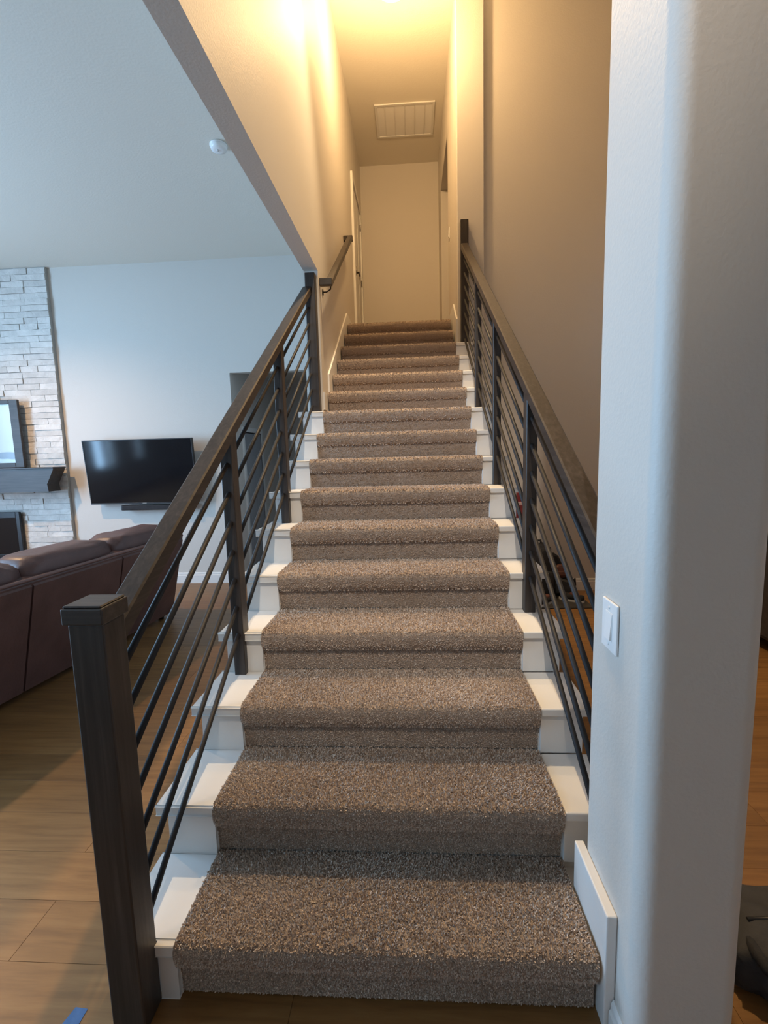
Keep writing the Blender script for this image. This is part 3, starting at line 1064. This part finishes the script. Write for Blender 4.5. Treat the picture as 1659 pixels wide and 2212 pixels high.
# ------------------------------------------------------------------ leather sofa seen from behind
# local frame: +y along the sofa towards the back wall, +x out of the sofa's back
SA = math.radians(7.0)
so = thing('sofa', 'brown leather sofa with puffy back cushions seen from behind', 'sofa', (-2.44, 2.05, 0.0), rz=-SA)
HL = 1.27       # half length
m = MB()
m.prism([(-0.34, 0.04), (-0.02, 0.04), (0.17, 0.80), (0.165, 0.815), (0.10, 0.835), (-0.03, 0.82), (-0.16, 0.45)], 1, -HL + 0.02, HL - 0.04)
m.build('backrest', 'leather', so, local=True)
# back panels with a centre seam and a welt along the top
for a, b in ((-HL + 0.03, -0.40), (-0.385, 0.405), (0.42, HL - 0.05)):
    MB().prism([(-0.02 + 0.003, 0.055), (0.003, 0.05), (0.176, 0.775), (0.165, 0.79)], 1, a, b).build('back_panel', 'leather', so, local=True)
MB().path([(0.165, -HL + 0.02, 0.818), (0.168, -0.5, 0.822), (0.168, 0.5, 0.822), (0.165, HL - 0.04, 0.818)], 0.013, 10).build('welt', 'leather_piping', so, local=True)
m = MB().bbox(-0.95, -0.30, -HL + 0.2, HL - 0.2, 0.09, 0.30, b=0.03, seg=3)
m.build('seat_base', 'leather', so, local=True)
for sgn in (-1, 1):
    y0, y1 = sorted((sgn * (HL - 0.22), sgn * HL))
    m = MB()
    prof = [(-0.98, 0.04), (-0.05, 0.04), (-0.02, 0.20), (0.02, 0.36), (0.03, 0.50), (-0.10, 0.62), (-0.90, 0.62), (-1.0, 0.55), (-1.0, 0.2)]
    m.prism(prof, 1, y0, y1)
    ob = m.build('armrest', 'leather', so, local=True)
    bv = ob.modifiers.new('bevel', 'BEVEL')
    bv.width = 0.035
    bv.segments = 3
for k in range(3):
    y0 = -HL + 0.10 + k * 0.80
    curved_box(-0.22, 0.13, y0 - 0.03, y0 + 0.80, 0.52, 0.955, e=0.42, noise=0.025, seed=k + 3).build('back_cushion', 'leather', so, local=True)
    curved_box(-0.98, -0.22, y0 + 0.02, y0 + 0.77, 0.28, 0.50, e=0.3, noise=0.012, seed=k + 9).build('seat_cushion', 'leather', so, local=True)
for fx in (-0.9, -0.08):
    for fy in (-HL + 0.12, HL - 0.12):
        MB().lathe([(0.0, 0.0), (0.026, 0.0), (0.032, 0.042), (0.0, 0.042)], (fx, fy, 0.0), 14).build('foot', 'wood_v', so, local=True)

# ------------------------------------------------------------------ things by the right-hand wall
bp = thing('backpack', 'tall slumped black backpack leaning on the wall behind the railing', 'backpack', (1.46, 3.92, 0.0))
curved_box(1.30, 1.565, 3.71, 4.005, 0.02, 0.56, e=0.5, noise=0.05, seed=2).build('bag_body', 'dark_cloth', bp)
curved_box(1.36, 1.56, 3.65, 3.75, 0.06, 0.30, e=0.45, noise=0.05, seed=4).build('front_pocket', 'dark_cloth', bp)
MB().path([(1.38, 3.80, 0.50), (1.30, 3.79, 0.47), (1.27, 3.79, 0.38), (1.31, 3.79, 0.28), (1.37, 3.79, 0.24)], 0.022, 8).build('strap', 'dark_cloth', bp)
MB().path([(1.40, 3.89, 0.54), (1.41, 3.89, 0.59), (1.47, 3.89, 0.59), (1.48, 3.89, 0.54)], 0.012, 8).build('carry_handle', 'dark_cloth', bp)

tb = thing('tote_bag', 'open black tote bag beside the backpack holding a brown leather purse', 'bag', (1.68, 3.9, 0.0))
m = MB()
m.prism([(1.575, 0.035), (1.81, 0.035), (1.84, 0.11), (1.78, 0.22), (1.70, 0.34), (1.66, 0.43), (1.575, 0.44)], 1, 3.90, 4.005)
ob = m.build('back_side', 'dark_cloth', tb)
ob.modifiers.new('bevel', 'BEVEL').width = 0.02
m = MB()
m.prism([(1.58, 0.035), (1.80, 0.035), (1.82, 0.10), (1.74, 0.17), (1.60, 0.22)], 1, 3.76, 3.83)
ob = m.build('front_side', 'grey_cloth', tb)
ob.modifiers.new('bevel', 'BEVEL').width = 0.015
MB().path([(1.79, 3.9, 0.12), (1.84, 3.9, 0.16), (1.85, 3.92, 0.09), (1.82, 3.94, 0.04)], 0.014, 8).build('bag_handle', 'dark_cloth', tb)
pu = thing('purse', 'round reddish brown leather purse inside the black tote bag', 'purse', (1.67, 3.94, 0.18))
curved_box(1.615, 1.735, 3.833, 3.898, 0.185, 0.33, e=0.6, noise=0.04, seed=8).build('purse_body', 'brown_hide', pu)
curved_box(1.625, 1.742, 3.826, 3.842, 0.215, 0.265, e=0.5, noise=0.02, seed=9).build('flap', 'brown_hide', pu)


def shoe(x, y, rz, z0, label):
    t = thing('sneaker', label, 'shoe', (x, y, z0), rz=rz)
    m = MB()
    out = [(-0.034, -0.10), (-0.040, -0.02), (-0.044, 0.06), (-0.038, 0.11), (-0.015, 0.135), (0.015, 0.135), (0.036, 0.11), (0.041, 0.05), (0.036, -0.03), (0.034, -0.09), (0.018, -0.115), (-0.018, -0.115)]
    m.prism([(a, b) for a, b in out], 2, 0.0, 0.022)
    m.build('sole', 'rubber', t, local=True)
    m = MB()
    ring = []
    for sc, z in ((0.98, 0.0221), (0.97, 0.045), (0.80, 0.068)):
        ring.append([(a * sc, b * (sc if b > 0 else 1.0) * 0.97, z) for a, b in out])
    vs = [v for r_ in ring for v in r_]
    n = len(out)
    fs = []
    for j in range(2):
        for i in range(n):
            fs.append((j * n + i, j * n + (i + 1) % n, (j + 1) * n + (i + 1) % n, (j + 1) * n + i))
    fs += [tuple(range(n))[::-1], tuple(range(2 * n, 3 * n))]
    m.add(vs, fs, True)
    m.build('upper', 'dark_cloth', t, local=True)
    MB().blob((0, -0.02, 0.068), 0.028, 0.055, 0.028).build('tongue', 'brown_hide', t, local=True)
    return t


shoe(1.42, 3.51, 2.3, 0.016, 'black sneaker with white sole on the mat before the black backpack')
shoe(1.72, 3.60, 0.9, 0.016, 'black sneaker with white sole on the mat before the tote bag')
mm = MB().bbox(1.30, 1.86, 3.40, 4.005, 0.0005, 0.015, b=0.004, seg=1).build('floor_mat', 'mantel', origin=(1.58, 3.83, 0.0005))
tag(mm, 'thin dark mat on the floor under the bags and sneakers', 'mat')

rd = thing('wall_hanging', 'small red cloth with a pale band hanging low on the wall behind the railing', 'wall hanging', (1.29, 4.02, 0.9))
m = MB()
m.prism([(1.215, 0.72), (1.36, 0.70), (1.38, 0.78), (1.345, 0.84), (1.335, 1.10), (1.225, 1.10), (1.225, 0.90)], 1, 3.988, 4.022)
ob = m.build('cloth', 'red_cloth', rd)
ob.modifiers.new('bevel', 'BEVEL').width = 0.012
ob = MB().bbox(1.218, 1.342, 3.984, 4.0235, 0.955, 1.0, b=0.010, seg=2).build('pale_band', 'pink_cloth', rd)
MB().path([(1.28, 4.01, 1.10), (1.275, 4.015, 1.14), (1.285, 4.015, 1.14), (1.28, 4.01, 1.10)], 0.004, 6).build('hanging_loop', 'red_cloth', rd)

# dark bag on the floor beyond the pillar, and a dark sideboard in the room behind it
hb = thing('duffel_bag', 'slumped charcoal fabric bag on the floor beyond the pillar', 'bag', (1.2, 0.12, 0.0))
curved_box(1.0, 1.50, -0.02, 0.28, 0.002, 0.16, e=0.6, noise=0.07, seed=21).build('bag_body', 'grey_cloth', hb)
MB().path([(1.06, 0.10, 0.13), (1.03, -0.02, 0.17), (1.10, -0.06, 0.12), (1.22, -0.05, 0.15), (1.30, 0.06, 0.15)], 0.016, 10).build('bag_handle', 'dark_cloth', hb)
MB().path([(1.08, 0.13, 0.158), (1.25, 0.13, 0.166), (1.42, 0.13, 0.156)], 0.006, 8).build('zip', 'black', hb)
sd = thing('sideboard', 'dark wooden sideboard against the far wall past the pillar', 'sideboard', (2.9, 2.3, 0.0))
MB().bbox(2.72, 3.195, 1.4, 3.2, 0.10, 0.85, b=0.006).build('cabinet_body', 'mantel', sd)
MB().bbox(2.68, 3.198, 1.36, 3.24, 0.851, 0.89, b=0.006).build('top', 'mantel', sd)
for k in range(3):
    d_ = MB().bbox(2.70, 2.719, 1.43 + k * 0.59, 1.98 + k * 0.59, 0.13, 0.82, b=0.004).build('cabinet_door', 'mantel', sd)
    MB().tube((2.69, 1.5 + k * 0.59, 0.42), (2.69, 1.5 + k * 0.59, 0.55), 0.007, 8).build('handle', 'brass', d_)
for (a, b) in ((2.76, 1.45), (3.15, 1.45), (2.76, 3.15), (3.15, 3.15)):
    MB().box(a - 0.03, a + 0.03, b - 0.03, b + 0.03, 0.0, 0.1).build('leg', 'mantel', sd)

# blue masking tape on the floor planks
tp = MB().add([(-0.894, -0.092, 0.0004), (-0.846, -0.086, 0.0004), (-0.846, -0.053, 0.0004), (-0.884, -0.050, 0.0004), (-0.905, -0.20, 0.0004), (-0.862, -0.20, 0.0004),
               (-0.894, -0.092, 0.001), (-0.846, -0.086, 0.001), (-0.846, -0.053, 0.001), (-0.884, -0.050, 0.001), (-0.905, -0.20, 0.001), (-0.862, -0.20, 0.001)],
              [(0, 3, 2, 1), (4, 0, 1, 5), (6, 7, 8, 9), (10, 11, 7, 6), (3, 9, 8, 2), (2, 8, 7, 1), (1, 7, 11, 5), (5, 11, 10, 4), (4, 10, 6, 0), (0, 6, 9, 3)]).build('masking_tape', 'tape', origin=(-0.87, -0.1, 0.0004))
tag(tp, 'strip of blue masking tape stuck to the oak floor beside the newel post', 'tape')
